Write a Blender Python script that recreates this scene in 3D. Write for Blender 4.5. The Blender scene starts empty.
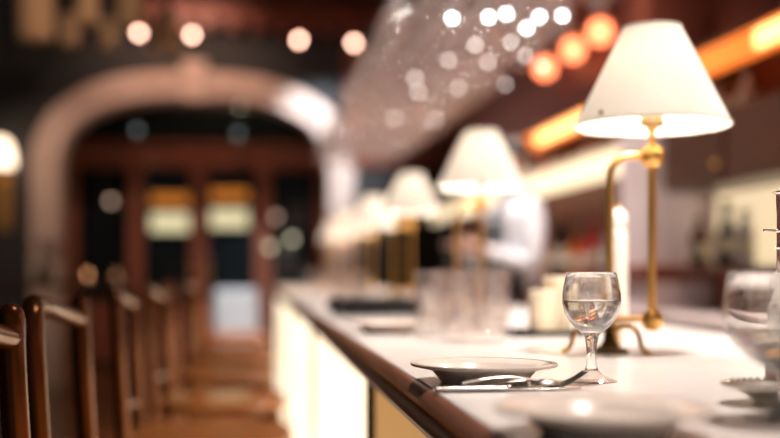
import bpy, math, random
from mathutils import Vector, Matrix
random.seed(7)
C = bpy.context.scene.collection
PI = math.pi

# ------------------------------------------------------------------ camera
F = 1083.3                      # focal length in pixels of the 780 x 438 frame (50 mm on 36 mm)
VPX, HOR = 250.0, 271.0         # vanishing point of the bar, horizon
YAW = math.atan((390 - VPX) / F)
CAMZ = 1.132
FW = Vector((math.sin(YAW), math.cos(YAW), 0)); RT = Vector((math.cos(YAW), -math.sin(YAW), 0))
CAM = Vector((0, 0, CAMZ))
TOP = 1.0                       # height of the bar top

def P(x, y, d):                 # pixel at a known depth
    return CAM + d * (FW + RT * ((x - 390) / F) + Vector((0, 0, (HOR - y) / F)))
def G(x, y, z=TOP):             # pixel on a horizontal plane
    return P(x, y, (CAMZ - z) * F / (y - HOR))

cd = bpy.data.cameras.new('camera'); cam = bpy.data.objects.new('camera', cd); C.objects.link(cam)
cd.lens = 50; cd.sensor_width = 36
cam.location = CAM; cam.rotation_euler = (PI / 2, 0, -YAW)
cd.shift_y = (HOR - 219) / 780
cd.clip_start = 0.02
cd.dof.use_dof = True; cd.dof.focus_distance = 1.31; cd.dof.aperture_fstop = 1.6
cd.dof.aperture_blades = 0
sc = bpy.context.scene; sc.camera = cam
sc.view_settings.view_transform = 'Standard'; sc.view_settings.look = 'None'
sc.view_settings.gamma = 1; sc.view_settings.use_curve_mapping = False
sc.view_settings.exposure = 0.6
sc.cycles.use_denoising = True
sc.cycles.max_bounces = 10; sc.cycles.transmission_bounces = 10; sc.cycles.transparent_max_bounces = 24
sc.cycles.diffuse_bounces = 3; sc.cycles.glossy_bounces = 4
sc.cycles.sample_clamp_indirect = 6.0
w = bpy.data.worlds.new('world'); sc.world = w; w.use_nodes = True
bg = w.node_tree.nodes['Background']; bg.inputs[0].default_value = (0.70, 0.78, 0.82, 1); bg.inputs[1].default_value = 0.055

DOWN_W, DOWN_COL = 500.0, (1.0, 0.87, 0.80)
BULB_S = 205.0

# ------------------------------------------------------------------ materials
MATS = {}
def mat(name, col, rough=0.5, metal=0.0, noise=None, bump=None, trans=0.0, ior=1.45, emit=None, estr=0.0, coat=0.0, stretch=(1, 1, 1), subsurf=0, spec=None):
    if name in MATS: return MATS[name]
    m = bpy.data.materials.new(name); m.use_nodes = True; nt = m.node_tree
    b = nt.nodes['Principled BSDF']
    def setv(k, v): b.inputs[k].default_value = v
    setv('Base Color', (*col, 1)); setv('Roughness', rough); setv('Metallic', metal)
    setv('Transmission Weight', trans); setv('IOR', ior); setv('Coat Weight', coat)
    if spec is not None: setv('Specular IOR Level', spec)
    if emit: setv('Emission Color', (*emit, 1)); setv('Emission Strength', estr)
    if noise or bump:
        tc = nt.nodes.new('ShaderNodeTexCoord'); mp = nt.nodes.new('ShaderNodeMapping')
        mp.inputs['Scale'].default_value = stretch
        nt.links.new(tc.outputs['Object'], mp.inputs[0])
    if noise:
        sc_, col2, lo, hi = noise
        n = nt.nodes.new('ShaderNodeTexNoise'); n.inputs['Scale'].default_value = sc_; n.inputs['Detail'].default_value = 5
        nt.links.new(mp.outputs[0], n.inputs[0])
        r = nt.nodes.new('ShaderNodeValToRGB')
        r.color_ramp.elements[0].position = lo; r.color_ramp.elements[1].position = hi
        r.color_ramp.elements[0].color = (*col, 1); r.color_ramp.elements[1].color = (*col2, 1)
        nt.links.new(n.outputs[0], r.inputs[0]); nt.links.new(r.outputs[0], b.inputs['Base Color'])
    if bump:
        n2 = nt.nodes.new('ShaderNodeTexNoise'); n2.inputs['Scale'].default_value = bump[0]; n2.inputs['Detail'].default_value = 3
        nt.links.new(mp.outputs[0], n2.inputs[0])
        bp = nt.nodes.new('ShaderNodeBump'); bp.inputs['Strength'].default_value = bump[1]; bp.inputs['Distance'].default_value = 0.002
        nt.links.new(n2.outputs[0], bp.inputs['Height']); nt.links.new(bp.outputs[0], b.inputs['Normal'])
    MATS[name] = m; return m

def thin_glass(name, col=(1, 1, 1), refl=1.0, haze=0.0):     # thin-walled clear glass: fresnel reflection over a clear wall
    if name in MATS: return MATS[name]
    m = bpy.data.materials.new(name); m.use_nodes = True; nt = m.node_tree
    for n in list(nt.nodes): nt.nodes.remove(n)
    o = nt.nodes.new('ShaderNodeOutputMaterial'); tr = nt.nodes.new('ShaderNodeBsdfTransparent'); tr.inputs[0].default_value = (*col, 1)
    gl = nt.nodes.new('ShaderNodeBsdfGlossy'); gl.inputs['Roughness'].default_value = 0.04
    fc = nt.nodes.new('ShaderNodeLayerWeight'); fc.inputs[0].default_value = .5      # Schlick fresnel, the same for both faces of the wall
    pw = nt.nodes.new('ShaderNodeMath'); pw.operation = 'POWER'; pw.inputs[1].default_value = 4.0
    lw = nt.nodes.new('ShaderNodeMath'); lw.operation = 'MULTIPLY_ADD'; lw.inputs[1].default_value = .55; lw.inputs[2].default_value = .04
    nt.links.new(fc.outputs['Facing'], pw.inputs[0]); nt.links.new(pw.outputs[0], lw.inputs[0])
    mu = nt.nodes.new('ShaderNodeMath'); mu.operation = 'MULTIPLY'; mu.inputs[1].default_value = refl; mu.use_clamp = True
    mx = nt.nodes.new('ShaderNodeMixShader')
    nt.links.new(lw.outputs[0], mu.inputs[0]); nt.links.new(mu.outputs[0], mx.inputs[0])
    nt.links.new(tr.outputs[0], mx.inputs[1]); nt.links.new(gl.outputs[0], mx.inputs[2])
    last = mx
    if haze:                     # pinkish veil painting the lit haze of the glasses into the wall colour
        df = nt.nodes.new('ShaderNodeBsdfDiffuse'); df.inputs[0].default_value = (0.95, 0.79, 0.75, 1)
        tl = nt.nodes.new('ShaderNodeBsdfTranslucent'); tl.inputs[0].default_value = (0.95, 0.79, 0.75, 1)
        ad = nt.nodes.new('ShaderNodeMixShader'); ad.inputs[0].default_value = 0.5
        nt.links.new(df.outputs[0], ad.inputs[1]); nt.links.new(tl.outputs[0], ad.inputs[2])
        m2 = nt.nodes.new('ShaderNodeMixShader'); m2.inputs[0].default_value = haze
        nt.links.new(mx.outputs[0], m2.inputs[1]); nt.links.new(ad.outputs[0], m2.inputs[2]); last = m2
    nt.links.new(last.outputs[0], o.inputs[0])
    MATS[name] = m; return m

def shade_mat():
    m = bpy.data.materials.new('shade_paper'); m.use_nodes = True; nt = m.node_tree
    for n in list(nt.nodes): nt.nodes.remove(n)
    o = nt.nodes.new('ShaderNodeOutputMaterial')
    tc = nt.nodes.new('ShaderNodeTexCoord'); nz = nt.nodes.new('ShaderNodeTexNoise'); nz.inputs['Scale'].default_value = 14
    nt.links.new(tc.outputs['Object'], nz.inputs[0])
    r = nt.nodes.new('ShaderNodeValToRGB'); r.color_ramp.elements[0].position = .3; r.color_ramp.elements[1].position = .75
    r.color_ramp.elements[0].color = (.84, .83, .78, 1); r.color_ramp.elements[1].color = (.90, .89, .85, 1)
    nt.links.new(nz.outputs[0], r.inputs[0])
    d = nt.nodes.new('ShaderNodeBsdfDiffuse'); t = nt.nodes.new('ShaderNodeBsdfTranslucent'); t.inputs[0].default_value = (.96, .93, .88, 1)
    nt.links.new(r.outputs[0], d.inputs[0])
    mx = nt.nodes.new('ShaderNodeMixShader'); mx.inputs[0].default_value = 0.42
    nt.links.new(d.outputs[0], mx.inputs[1]); nt.links.new(t.outputs[0], mx.inputs[2]); nt.links.new(mx.outputs[0], o.inputs[0])
    return m

def emis(name, col, s):
    if name in MATS: return MATS[name]
    m = bpy.data.materials.new(name); m.use_nodes = True; nt = m.node_tree
    for n in list(nt.nodes): nt.nodes.remove(n)
    o = nt.nodes.new('ShaderNodeOutputMaterial'); e = nt.nodes.new('ShaderNodeEmission')
    e.inputs[0].default_value = (*col, 1); e.inputs[1].default_value = s
    nt.links.new(e.outputs[0], o.inputs[0]); MATS[name] = m; return m

M_marble = mat('marble', (.80, .765, .735), .22, noise=(3.0, (.70, .65, .62), .45, .80), bump=(60, .03))
M_wood = mat('dark_wood', (.045, .017, .009), .36, noise=(9, (.085, .030, .014), .3, .75), stretch=(6, .6, 6), coat=.1)
M_mould = mat('moulding_wood', (.20, .070, .038), .34, noise=(7, (.28, .115, .07), .3, .75), stretch=(8, .5, 8), coat=.1)
M_stool = mat('stool_wood', (.13, .038, .009), .25, .65, noise=(8, (.22, .070, .018), .3, .75), stretch=(5, 5, .6))
M_red = mat('red_wood', (.16, .035, .018), .45, noise=(5, (.22, .055, .028), .3, .7), stretch=(1, 1, 4))
M_darkwall = mat('dark_wall', (.018, .020, .022), .7, noise=(4, (.026, .022, .020), .3, .7))
M_ceil = mat('dark_ceiling', (.020, .018, .017), .8, noise=(3, (.030, .022, .018), .3, .7))
M_floor = mat('plank_floor', (.15, .055, .018), .28, noise=(5, (.24, .10, .035), .3, .7), stretch=(9, .6, 1), coat=.2)
M_brass = mat('brass', (.90, .53, .17), .40, .85, noise=(18, (.84, .47, .14), .35, .7))
M_dbrass = mat('aged_brass', (.20, .125, .05), .35, 1.0, noise=(25, (.12, .08, .04), .35, .7))
M_steel = mat('steel', (.74, .67, .62), .27, 1.0, bump=(90, .03))
M_silver = mat('silver', (.78, .73, .66), .26, 1.0, bump=(120, .12))
M_ceramic = mat('ceramic', (.84, .73, .64), .22, noise=(30, (.80, .69, .60), .4, .7), spec=.35)
M_white = mat('white_glaze', (.84, .81, .76), .35, noise=(12, (.80, .76, .70), .4, .7))
M_black = mat('black_leather', (.012, .013, .014), .45, bump=(150, .2))
M_plaster = mat('plaster', (.50, .36, .30), .75, noise=(6, (.56, .44, .38), .3, .7), bump=(30, .3))
M_pillar = mat('mauve_stone', (.74, .63, .63), .35, noise=(3, (.66, .55, .55), .35, .7))
M_pale = mat('pale_stone', (.66, .56, .53), .3, noise=(4, (.60, .49, .46), .35, .7))
M_cream = mat('cream_paint', (.72, .62, .45), .4, noise=(5, (.66, .56, .40), .35, .7))
M_pane = mat('dark_pane', (.008, .012, .014), .06)
M_bulb = emis('bulb_light', (1.0, .84, .67), BULB_S)
M_shade = shade_mat()
def crystal(name, clear):
    m = mat(name, (1, 1, 1), .0, trans=1.0, ior=1.47); nt = m.node_tree
    out = nt.nodes['Material Output']; b = nt.nodes['Principled BSDF']
    tr = nt.nodes.new('ShaderNodeBsdfTransparent'); mx = nt.nodes.new('ShaderNodeMixShader'); mx.inputs[0].default_value = clear
    nt.links.new(b.outputs[0], mx.inputs[1]); nt.links.new(tr.outputs[0], mx.inputs[2]); nt.links.new(mx.outputs[0], out.inputs[0])
    return m
M_hero = crystal('crystal', .15)

M_water = mat('water', (1, 1, 1), .0, trans=1.0, ior=1.33)
M_hang = thin_glass('thin_glass', (.99, .97, .965), 4.0, .09)
M_tumb = thin_glass('tumbler_glass', (.98, .97, .97), 1.8, .10)
M_cord = mat('cord', (.02, .018, .016), .6)
M_stain = mat('scorch', (.42, .15, .02), .8)
M_tan = mat('tan_paper', (.60, .38, .22), .8, noise=(10, (.52, .32, .18), .3, .7))

# ------------------------------------------------------------------ mesh builder
class MB:
    def __init__(s): s.v = []; s.f = []
    def add(s, vs, fs):
        n = len(s.v); s.v += [tuple(v) for v in vs]; s.f += [tuple(i + n for i in f) for f in fs]; return s
    def box(s, a, b):
        x0, y0, z0 = a; x1, y1, z1 = b
        return s.add([(x0,y0,z0),(x1,y0,z0),(x1,y1,z0),(x0,y1,z0),(x0,y0,z1),(x1,y0,z1),(x1,y1,z1),(x0,y1,z1)],
                     [(0,3,2,1),(4,5,6,7),(0,1,5,4),(1,2,6,5),(2,3,7,6),(3,0,4,7)])
    def lathe(s, prof, n=32, c=(0, 0, 0), closed=False):   # prof: (r, z) list
        vs, fs, rings = [], [], []
        for r, z in prof:
            if r < 1e-6: rings.append([len(vs)]); vs.append((c[0], c[1], c[2] + z))
            else:
                rings.append(list(range(len(vs), len(vs) + n)))
                vs += [(c[0] + r*math.cos(2*PI*i/n), c[1] + r*math.sin(2*PI*i/n), c[2] + z) for i in range(n)]
        pairs = list(zip(rings, rings[1:])) + ([(rings[-1], rings[0])] if closed else [])
        for A, B in pairs:
            for i in range(n):
                j = (i + 1) % n
                if len(A) == 1 and len(B) == 1: continue
                if len(A) == 1: fs.append((A[0], B[j], B[i]))
                elif len(B) == 1: fs.append((A[i], A[j], B[0]))
                else: fs.append((A[i], A[j], B[j], B[i]))
        return s.add(vs, fs)
    def tube(s, pts, r, n=10, flat=1.0, up=None):          # sweep with round caps; r number or list
        pts = [Vector(p) for p in pts]; m = len(pts)
        rs = r if isinstance(r, (list, tuple)) else [r] * m
        vs, fs = [], []; prev = None
        for k in range(m):
            t = (pts[min(k+1, m-1)] - pts[max(k-1, 0)]).normalized()
            ref = Vector(up) if up else (Vector((0, 0, 1)) if abs(t.z) < .9 else Vector((1, 0, 0)))
            if prev is not None and not up: ref = prev
            a = ref - t * ref.dot(t)
            if a.length < 1e-5: a = t.orthogonal()
            a.normalize(); b = t.cross(a); prev = a
            for i in range(n):
                q = 2*PI*i/n; vs.append(pts[k] + a*(rs[k]*flat*math.sin(q)) + b*(rs[k]*math.cos(q)))
        for k in range(m-1):
            for i in range(n):
                j = (i+1) % n; fs.append((k*n+i, k*n+j, (k+1)*n+j, (k+1)*n+i))
        fs.append(tuple(range(n))[::-1]); fs.append(tuple(range((m-1)*n, m*n)))
        return s.add(vs, fs)
    def sphere(s, c, r, n=20, sz=1.0):
        k = n // 2
        return s.lathe([(r*math.sin(PI*i/k), -r*sz*math.cos(PI*i/k)) for i in range(k+1)], n, c)
    def prism(s, poly, z0, z1):                            # poly (x, y) extruded in z
        n = len(poly)
        return s.add([(x, y, z0) for x, y in poly] + [(x, y, z1) for x, y in poly],
                     [tuple(range(n))[::-1], tuple(range(n, 2*n))] + [(i, (i+1) % n, n + (i+1) % n, n + i) for i in range(n)])
    def build(s, name, m, parent=None, loc=None, bevel=0, ang=40, smooth=True):
        me = bpy.data.meshes.new(name); me.from_pydata(s.v, [], s.f); me.update()
        me.materials.append(m)
        if smooth:
            me.polygons.foreach_set('use_smooth', [True] * len(me.polygons)); me.set_sharp_from_angle(angle=math.radians(ang))
        o = bpy.data.objects.new(name, me); C.objects.link(o)
        if parent: o.parent = parent
        if loc is not None: o.location = loc
        if bevel:
            md = o.modifiers.new('bevel', 'BEVEL'); md.width = bevel; md.segments = 3; md.limit_method = 'ANGLE'
        return o

def bez(pts, n=8):                                          # Catmull-Rom smoothing of a path
    p = [Vector(q) for q in pts]; p = [2*p[0]-p[1]] + p + [2*p[-1]-p[-2]]; out = []
    for i in range(1, len(p)-2):
        for k in range(n):
            t = k/n
            out.append(.5*((2*p[i]) + (p[i+1]-p[i-1])*t + (2*p[i-1]-5*p[i]+4*p[i+1]-p[i+2])*t*t + (3*p[i]-p[i-1]-3*p[i+1]+p[i+2])*t**3))
    out.append(p[-2]); return out

def tag(o, label=None, cat=None, group=None, kind=None):
    if label: o['label'] = label
    if cat: o['category'] = cat
    if group: o['group'] = group
    if kind: o['kind'] = kind
    return o
def thing(name, label, cat, loc, rz=0, group=None):
    o = bpy.data.objects.new(name, None); C.objects.link(o); o.location = loc; o.rotation_euler = (0, 0, rz)
    o.empty_display_size = .05
    return tag(o, label, cat, group)
def dup(root, loc, label, rz=None, group=None, scale=None):
    r = root.copy(); C.objects.link(r); r.location = loc
    if rz is not None: r.rotation_euler = (0, 0, rz)
    if scale is not None: r.scale = scale
    tag(r, label, None, group)
    for ch in list(root.children):
        c = ch.copy(); C.objects.link(c); c.parent = r
        for g in list(ch.children):
            d = g.copy(); C.objects.link(d); d.parent = c
    return r
def struct(o, label=None):
    o['kind'] = 'structure'
    if label: o['label'] = label
    return o
def area(name, loc, power, col, size, parent=None, rot=(0, 0, 0), shape='DISK', spread=PI):
    l = bpy.data.lights.new(name, 'AREA'); l.energy = power; l.color = col; l.size = size; l.shape = shape; l.spread = spread
    o = bpy.data.objects.new(name, l); C.objects.link(o); o.location = loc; o.rotation_euler = rot
    if parent: o.parent = parent
    return o

# ------------------------------------------------------------------ room shell
FARY, BACKX, LEFTX, CEIL = 11.0, 2.0, -2.75, 3.9
struct(MB().box((LEFTX-.2, -2, -.1), (BACKX+.2, 14.2, 0)).build('floor', M_floor, smooth=False), 'dark orange-brown wooden floor of the aisle')
struct(MB().box((LEFTX-.2, -2, CEIL), (BACKX+.2, 14.2, CEIL+.1)).build('ceiling', M_ceil, smooth=False), 'dark ceiling over the bar')
struct(MB().box((LEFTX-.2, -2, 0), (LEFTX, 14.2, CEIL)).build('wall_left', M_darkwall, smooth=False), 'dark wall on the left of the aisle')
struct(MB().box((BACKX, -2, 0), (BACKX+.2, 14.2, CEIL)).build('wall_right', M_red, smooth=False), 'dark red wood wall behind the back bar')

# arch wall: opening is a flattened arch
AX0, AX1, ASP, ATOP = -1.86, .79, 2.10, 2.86      # inner jambs, spring height, crown
def arch_pts(off, n=40):
    cx, hw = (AX0+AX1)/2, (AX1-AX0)/2 + off; rise = ATOP - ASP + off; pts = []
    for i in range(n+1):
        t = PI - PI*i/n; e = 2/2.5
        c, s_ = math.cos(t), math.sin(t)
        pts.append((cx + hw*math.copysign(abs(c)**e, c), ASP + rise*abs(s_)**e))
    return [(cx-hw, 0)] + pts + [(cx+hw, 0)]
def arch_band(i, o, y0, y1):
    mb = MB(); n = len(i)
    vs = [(x, y0, z) for x, z in i] + [(x, y0, z) for x, z in o] + [(x, y1, z) for x, z in i] + [(x, y1, z) for x, z in o]
    fs = []
    for k in range(n-1):
        fs += [(k, k+1, n+k+1, n+k), (2*n+k, 3*n+k, 3*n+k+1, 2*n+k+1), (k, 2*n+k, 2*n+k+1, k+1), (n+k, n+k+1, 3*n+k+1, 3*n+k)]
    return mb.add(vs, fs)
ip = arch_pts(.12)
wallpts = [(LEFTX, 0)] + [(LEFTX + (x-ip[0][0])*0, z) for x, z in ip[:1]]
mb = MB(); n = len(ip)
op = []
for k, (x, z) in enumerate(ip):
    if k == 0: op.append((LEFTX, 0))
    elif k == n-1: op.append((BACKX, 0))
    else:
        cx, cz = (AX0+AX1)/2, 1.6; dx, dz = x-cx, z-cz
        t = min((BACKX-cx)/dx if dx > 1e-6 else 1e9, (LEFTX-cx)/dx if dx < -1e-6 else 1e9, (CEIL-cz)/dz if dz > 1e-6 else 1e9)
        op.append((cx+dx*t, cz+dz*t))
struct(arch_band(ip, op, FARY, FARY+.3).build('wall_far', M_darkwall, smooth=False), 'dark far wall pierced by the wide arch')
a0, a1 = arch_pts(0), arch_pts(.26)
tr = struct(arch_band(a0, a1, FARY-.09, FARY+.35).build('trim_1', M_plaster, ang=50), 'broad pale plaster arch surround in the far wall')
b0, b1 = arch_pts(.11), arch_pts(.17)
arch_band(b0, b1, FARY-.13, FARY-.08).build('moulding', M_plaster, tr)
MB().prism([(-.09, 0), (.09, 0), (.13, .05), (-.13, .05)], 0, .40).build('keystone', M_plaster, tr, loc=(-.55, FARY-.15, ATOP-.04))
# red-brown cornice above the arch
co = struct(MB().box((-1.0, FARY-.25, 3.58), (1.9, FARY-.02, 3.80)).build('trim_2', M_red, bevel=.01), 'red-brown wood cornice above the arch')
for k in range(12):
    MB().box((-.95+k*.24, FARY-.30, 3.50), (-.83+k*.24, FARY-.03, 3.575)).build('corbel', M_red, co)
struct(MB().box((.95, FARY-.05, 2.2), (1.95, FARY-.01, 3.46)).build('trim_3', M_red), 'red wood panel beside the arch')

# vestibule behind the arch with wooden doors
VY = 12.6
struct(MB().box((LEFTX, VY+.35, 0), (BACKX, VY+.5, CEIL)).build('wall_vestibule', M_darkwall, smooth=False), 'black back of the vestibule')
dr = thing('entrance_screen', 'dark red-brown wooden entrance screen with glazed doors inside the arch', 'doors', (0, VY, 0))
dr['kind'] = 'structure'
PXM = F / 12.7
def vx(px): return P(px, HOR, 12.78).x
def vz(py): return CAMZ + (HOR-py) * 12.78 / F
M_frame = mat('door_wood', (.22, .065, .035), .4, noise=(6, (.30, .10, .055), .3, .7), stretch=(4, 1, 1))
MB().box((vx(60), -.06, vz(172)), (vx(345), .08, vz(149))).build('transom_beam', M_frame, dr, bevel=.01)
MB().box((vx(60), -.09, vz(152)), (vx(345), .09, vz(147))).build('transom_cap', M_frame, dr, bevel=.006)
for px, wd in ((80, 10), (140, 14), (200, 16), (263, 16), (322, 14)):
    MB().box((vx(px-wd/2), -.05, 0), (vx(px+wd/2), .07, vz(150))).build('mullion', M_frame, dr, bevel=.008)
for x0, x1 in ((85, 133), (147, 192), (208, 255), (271, 315)):
    MB().box((vx(x0), 0, .80), (vx(x1), .02, vz(172))).build('glass_pane', M_pane, dr)
    MB().box((vx(x0), -.02, .08), (vx(x1), .05, .78)).build('door_panel', M_frame, dr, bevel=.01)
MB().box((vx(60), 0, vz(147)), (vx(345), .02, 3.0)).build('fanlight', M_pane, dr)
for px in (194, 210):
    MB().tube([(vx(px), -.10, 1.0), (vx(px), -.10, 1.3)], .012).build('door_handle', M_brass, dr)
# illuminated signs hanging inside the door glass
M_so, M_sc = emis('sign_orange', (.90, .28, .04), .40), emis('sign_cream', (.95, .82, .48), .62)
for (x0, x1, o0, o1, c0, c1), w_ in zip(((155, 191, 197, 208, 216, 233), (212, 248, 192, 203, 212, 229)), ('left', 'right')):
    s_ = thing('illuminated_sign', f'orange and cream lit sign in the {w_} pane of the entrance doors', 'sign', (vx((x0+x1)/2), VY-.10, vz((o0+c1)/2)), group='lit signs in the entrance doors')
    W2, Z0 = (vx(x1)-vx(x0))/2, vz((o0+c1)/2)
    MB().box((-W2-.015, .015, vz(c1)-Z0-.015), (W2+.015, .045, vz(o0)-Z0+.015)).build('sign_case', M_black, s_)
    MB().box((-W2, 0, vz(o1)-Z0), (W2, .02, vz(o0)-Z0)).build('orange_field', M_so, s_)
    MB().box((-W2, 0, vz(c1)-Z0), (W2, .02, vz(c0)-Z0)).build('cream_field', M_sc, s_)

# ------------------------------------------------------------------ bar counter
EX = .19; CX1 = 1.0; CY0, CY1 = -.4, 9.3
bc = thing('bar_counter', 'long bar counter with white marble top, brown moulded edge and glowing front panels', 'bar counter', (0, 0, 0))
MB().box((EX+.012, CY0, TOP-.034), (CX1, CY1, TOP)).build('marble_top', M_marble, bc, bevel=.003)
prof = [(0.03, -.002), (.012, -.0015), (.004, -.006), (0, -.014), (.003, -.023), (.010, -.027), (.012, -.031), (.006, -.036), (.003, -.046), (.008, -.056), (.03, -.060), (.06, -.060), (.06, -.036), (.03, -.036)]
mb = MB(); n = len(prof)
mb.add([(EX+x, CY0, TOP+z) for x, z in prof] + [(EX+x, CY1, TOP+z) for x, z in prof],
       [(i, (i+1) % n, n+(i+1) % n, n+i) for i in range(n)] + [tuple(range(n))[::-1], tuple(range(n, 2*n))])
mb.build('edge_moulding', M_mould, bc, ang=35)
MB().box((EX+.06, CY0, .10), (CX1-.02, CY1, TOP-.036)).build('carcass', M_wood, bc)
MB().box((EX+.04, CY0, 0), (CX1, CY1, .10)).build('plinth', M_black, bc)
def glow_panel_mat():
    m = bpy.data.materials.new('glow_glass'); m.use_nodes = True; nt = m.node_tree; b = nt.nodes['Principled BSDF']
    b.inputs['Base Color'].default_value = (.75, .66, .48, 1); b.inputs['Roughness'].default_value = .25
    tc = nt.nodes.new('ShaderNodeTexCoord'); nz = nt.nodes.new('ShaderNodeTexNoise'); nz.inputs['Scale'].default_value = 6
    nt.links.new(tc.outputs['Object'], nz.inputs[0])
    r = nt.nodes.new('ShaderNodeValToRGB'); r.color_ramp.elements[0].position = .35; r.color_ramp.elements[1].position = .65
    r.color_ramp.elements[0].color = (.98, .76, .47, 1); r.color_ramp.elements[1].color = (1, .90, .70, 1)
    nt.links.new(nz.outputs[0], r.inputs[0]); nt.links.new(r.outputs[0], b.inputs['Emission Color'])
    b.inputs['Emission Strength'].default_value = 1.25
    return m
M_glow = glow_panel_mat()
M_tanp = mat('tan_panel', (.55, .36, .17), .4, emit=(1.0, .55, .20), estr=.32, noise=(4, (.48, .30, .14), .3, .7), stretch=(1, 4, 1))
FX = EX + .045
stiles = [CY0, 2.07, 4.0, 6.0, 7.9, CY1]
for k in range(5):
    y0, y1 = stiles[k]+.03, stiles[k+1]-.03
    if k == 0:
        MB().box((FX, y0, .12), (FX+.014, y1, TOP-.064)).build('plain_panel', M_tanp, bc, bevel=.003)
        continue
    nn = int((y1-y0)/.012); mb = MB()           # reeded backlit glass
    vs, fs = [], []
    for i in range(nn+1):
        y = y0 + (y1-y0)*i/nn; bump_ = .006*abs(math.sin(i*PI/6))
        vs += [(FX+.004-bump_, y, .12), (FX+.004-bump_, y, TOP-.064)]
    for i in range(nn): fs.append((2*i+1, 2*i, 2*i+2, 2*i+3)[::-1])
    mb.add(vs, fs); mb.add([(FX+.014, y0, .12), (FX+.014, y1, .12), (FX+.014, y1, TOP-.064), (FX+.014, y0, TOP-.064)], [(0, 1, 2, 3)])
    mb.build('glowing_panel', M_glow, bc)
for y in stiles[1:-1]:
    MB().box((FX-.012, y-.03, .10), (FX+.016, y+.03, TOP-.060)).build('stile', M_wood, bc, bevel=.004)

# ------------------------------------------------------------------ back bar
def backY(px, X=BACKX):          # Y on a plane of constant X seen at pixel column px
    t = (px-390)/F; c, s_ = math.cos(YAW), math.sin(YAW)
    return (X*c - t*X*s_) / (t*c + s_)
pl = thing('pillar', 'square pillar of pale mauve stone with dark red upper part behind the bar', 'pillar', (1.85, 4.66, 0)); pl['kind'] = 'structure'
MB().box((-.15, -.18, 0), (.15, .18, 1.85)).build('stone_shaft', M_pillar, pl, bevel=.008)
MB().box((-.149, -.179, 1.852), (.149, .179, CEIL-.001)).build('wood_shaft', M_red, pl, bevel=.008)
MB().box((-.17, -.20, 1.085), (.15, .20, 1.16)).build('rail_band', M_red, pl, bevel=.01)
bb = thing('back_bar', 'low back bar cabinet with pale stone worktop below the bottles', 'cabinet', (0, 0, 0))
for y0, y1 in ((.5, 4.46), (4.88, 10.6)):
    MB().box((1.58, y0, .925), (1.995, y1, .96)).build('worktop', M_pale, bb, bevel=.004)
MB().box((1.61, .5, .08), (1.69, 10.6, .923)).build('carcass', M_pale, bb)
for k in range(10):
    y0 = .55 + k*1.0
    d_ = MB().box((1.588, y0, .12), (1.609, y0+.94, .90)).build('cabinet_door', M_pale, bb, bevel=.004)
    MB().tube([(1.574, y0+.86, .55), (1.574, y0+.86, .70)], .006).build('door_handle', M_brass, d_)

# shelves
M_strip = emis('amber_strip', (1.0, .30, .055), 3.2)
M_stripy = emis('yellow_strip', (1.0, .50, .16), 3.0)
def shelf(name, label, z, y0, y1, depth, th, m):
    s_ = thing(name, label, 'shelf', (BACKX, (y0+y1)/2, z)); L = (y1-y0)/2
    MB().box((-depth, -L, -th), (-.001, L, 0)).build('board', m, s_, bevel=.004)
    for y in (-L*.8, 0, L*.8):
        MB().box((-depth*.8, y-.012, -th-.09), (-.002, y+.012, -th-.001)).build('bracket', M_dbrass, s_)
    return s_
for (y0, y1, nm) in ((4.88, 7.0, 'beyond'), (2.6, 4.44, 'before')):
    s_ = shelf('back_shelf', f'upper dark wood shelf with amber lit edge {nm} the pillar', CAMZ+.89, y0, y1, .24, .03, M_wood)
    L = (y1-y0)/2
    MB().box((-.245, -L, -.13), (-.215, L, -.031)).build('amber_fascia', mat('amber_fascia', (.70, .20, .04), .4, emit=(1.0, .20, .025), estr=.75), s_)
    MB().box((-.262, -L+.05 if nm == 'before' else -L+.5, -.115), (-.246, L-.87 if nm == 'before' else L-.55, -.055)).build('light_strip', M_stripy, s_)
s_ = shelf('back_shelf', 'middle shelf with broad cream lit front beyond the pillar', CAMZ+.62, 4.88, 10.4, .24, .03, M_cream)
MB().box((-.25, -2.74, -.16), (-.225, 2.74, -.031)).build('cream_fascia', mat('cream_fascia', (.80, .72, .55), .4, emit=(1.0, .80, .50), estr=.65), s_)
s_ = shelf('back_shelf', 'low bottle shelf just above the back bar beyond the pillar', CAMZ-.03, 4.88, 10.4, .20, .025, M_wood)
# section right of the pillar
nb = thing('wall_cabinet', 'dark wood wall cabinet over a bright cream niche right of the pillar', 'cabinet', (BACKX, 3.5, 0))
MB().box((-.24, -.9, CAMZ+.33), (-.002, .93, CAMZ+.60)).build('body', M_wood, nb, bevel=.005)
for y in (-.88, -.28, .33):
    d_ = MB().box((-.262, y, CAMZ+.34), (-.243, y+.58, CAMZ+.59)).build('cabinet_door', M_wood, nb, bevel=.004)
    MB().sphere((-.268, y+.05, CAMZ+.40), .010, 12).build('knob', M_brass, d_)
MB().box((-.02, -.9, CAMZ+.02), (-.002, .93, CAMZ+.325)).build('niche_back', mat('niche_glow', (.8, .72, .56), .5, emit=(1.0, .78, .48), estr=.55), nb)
MB().box((-.22, -.9, CAMZ-.01), (-.002, .93, CAMZ+.018)).build('niche_shelf', M_wood, nb)

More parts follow.
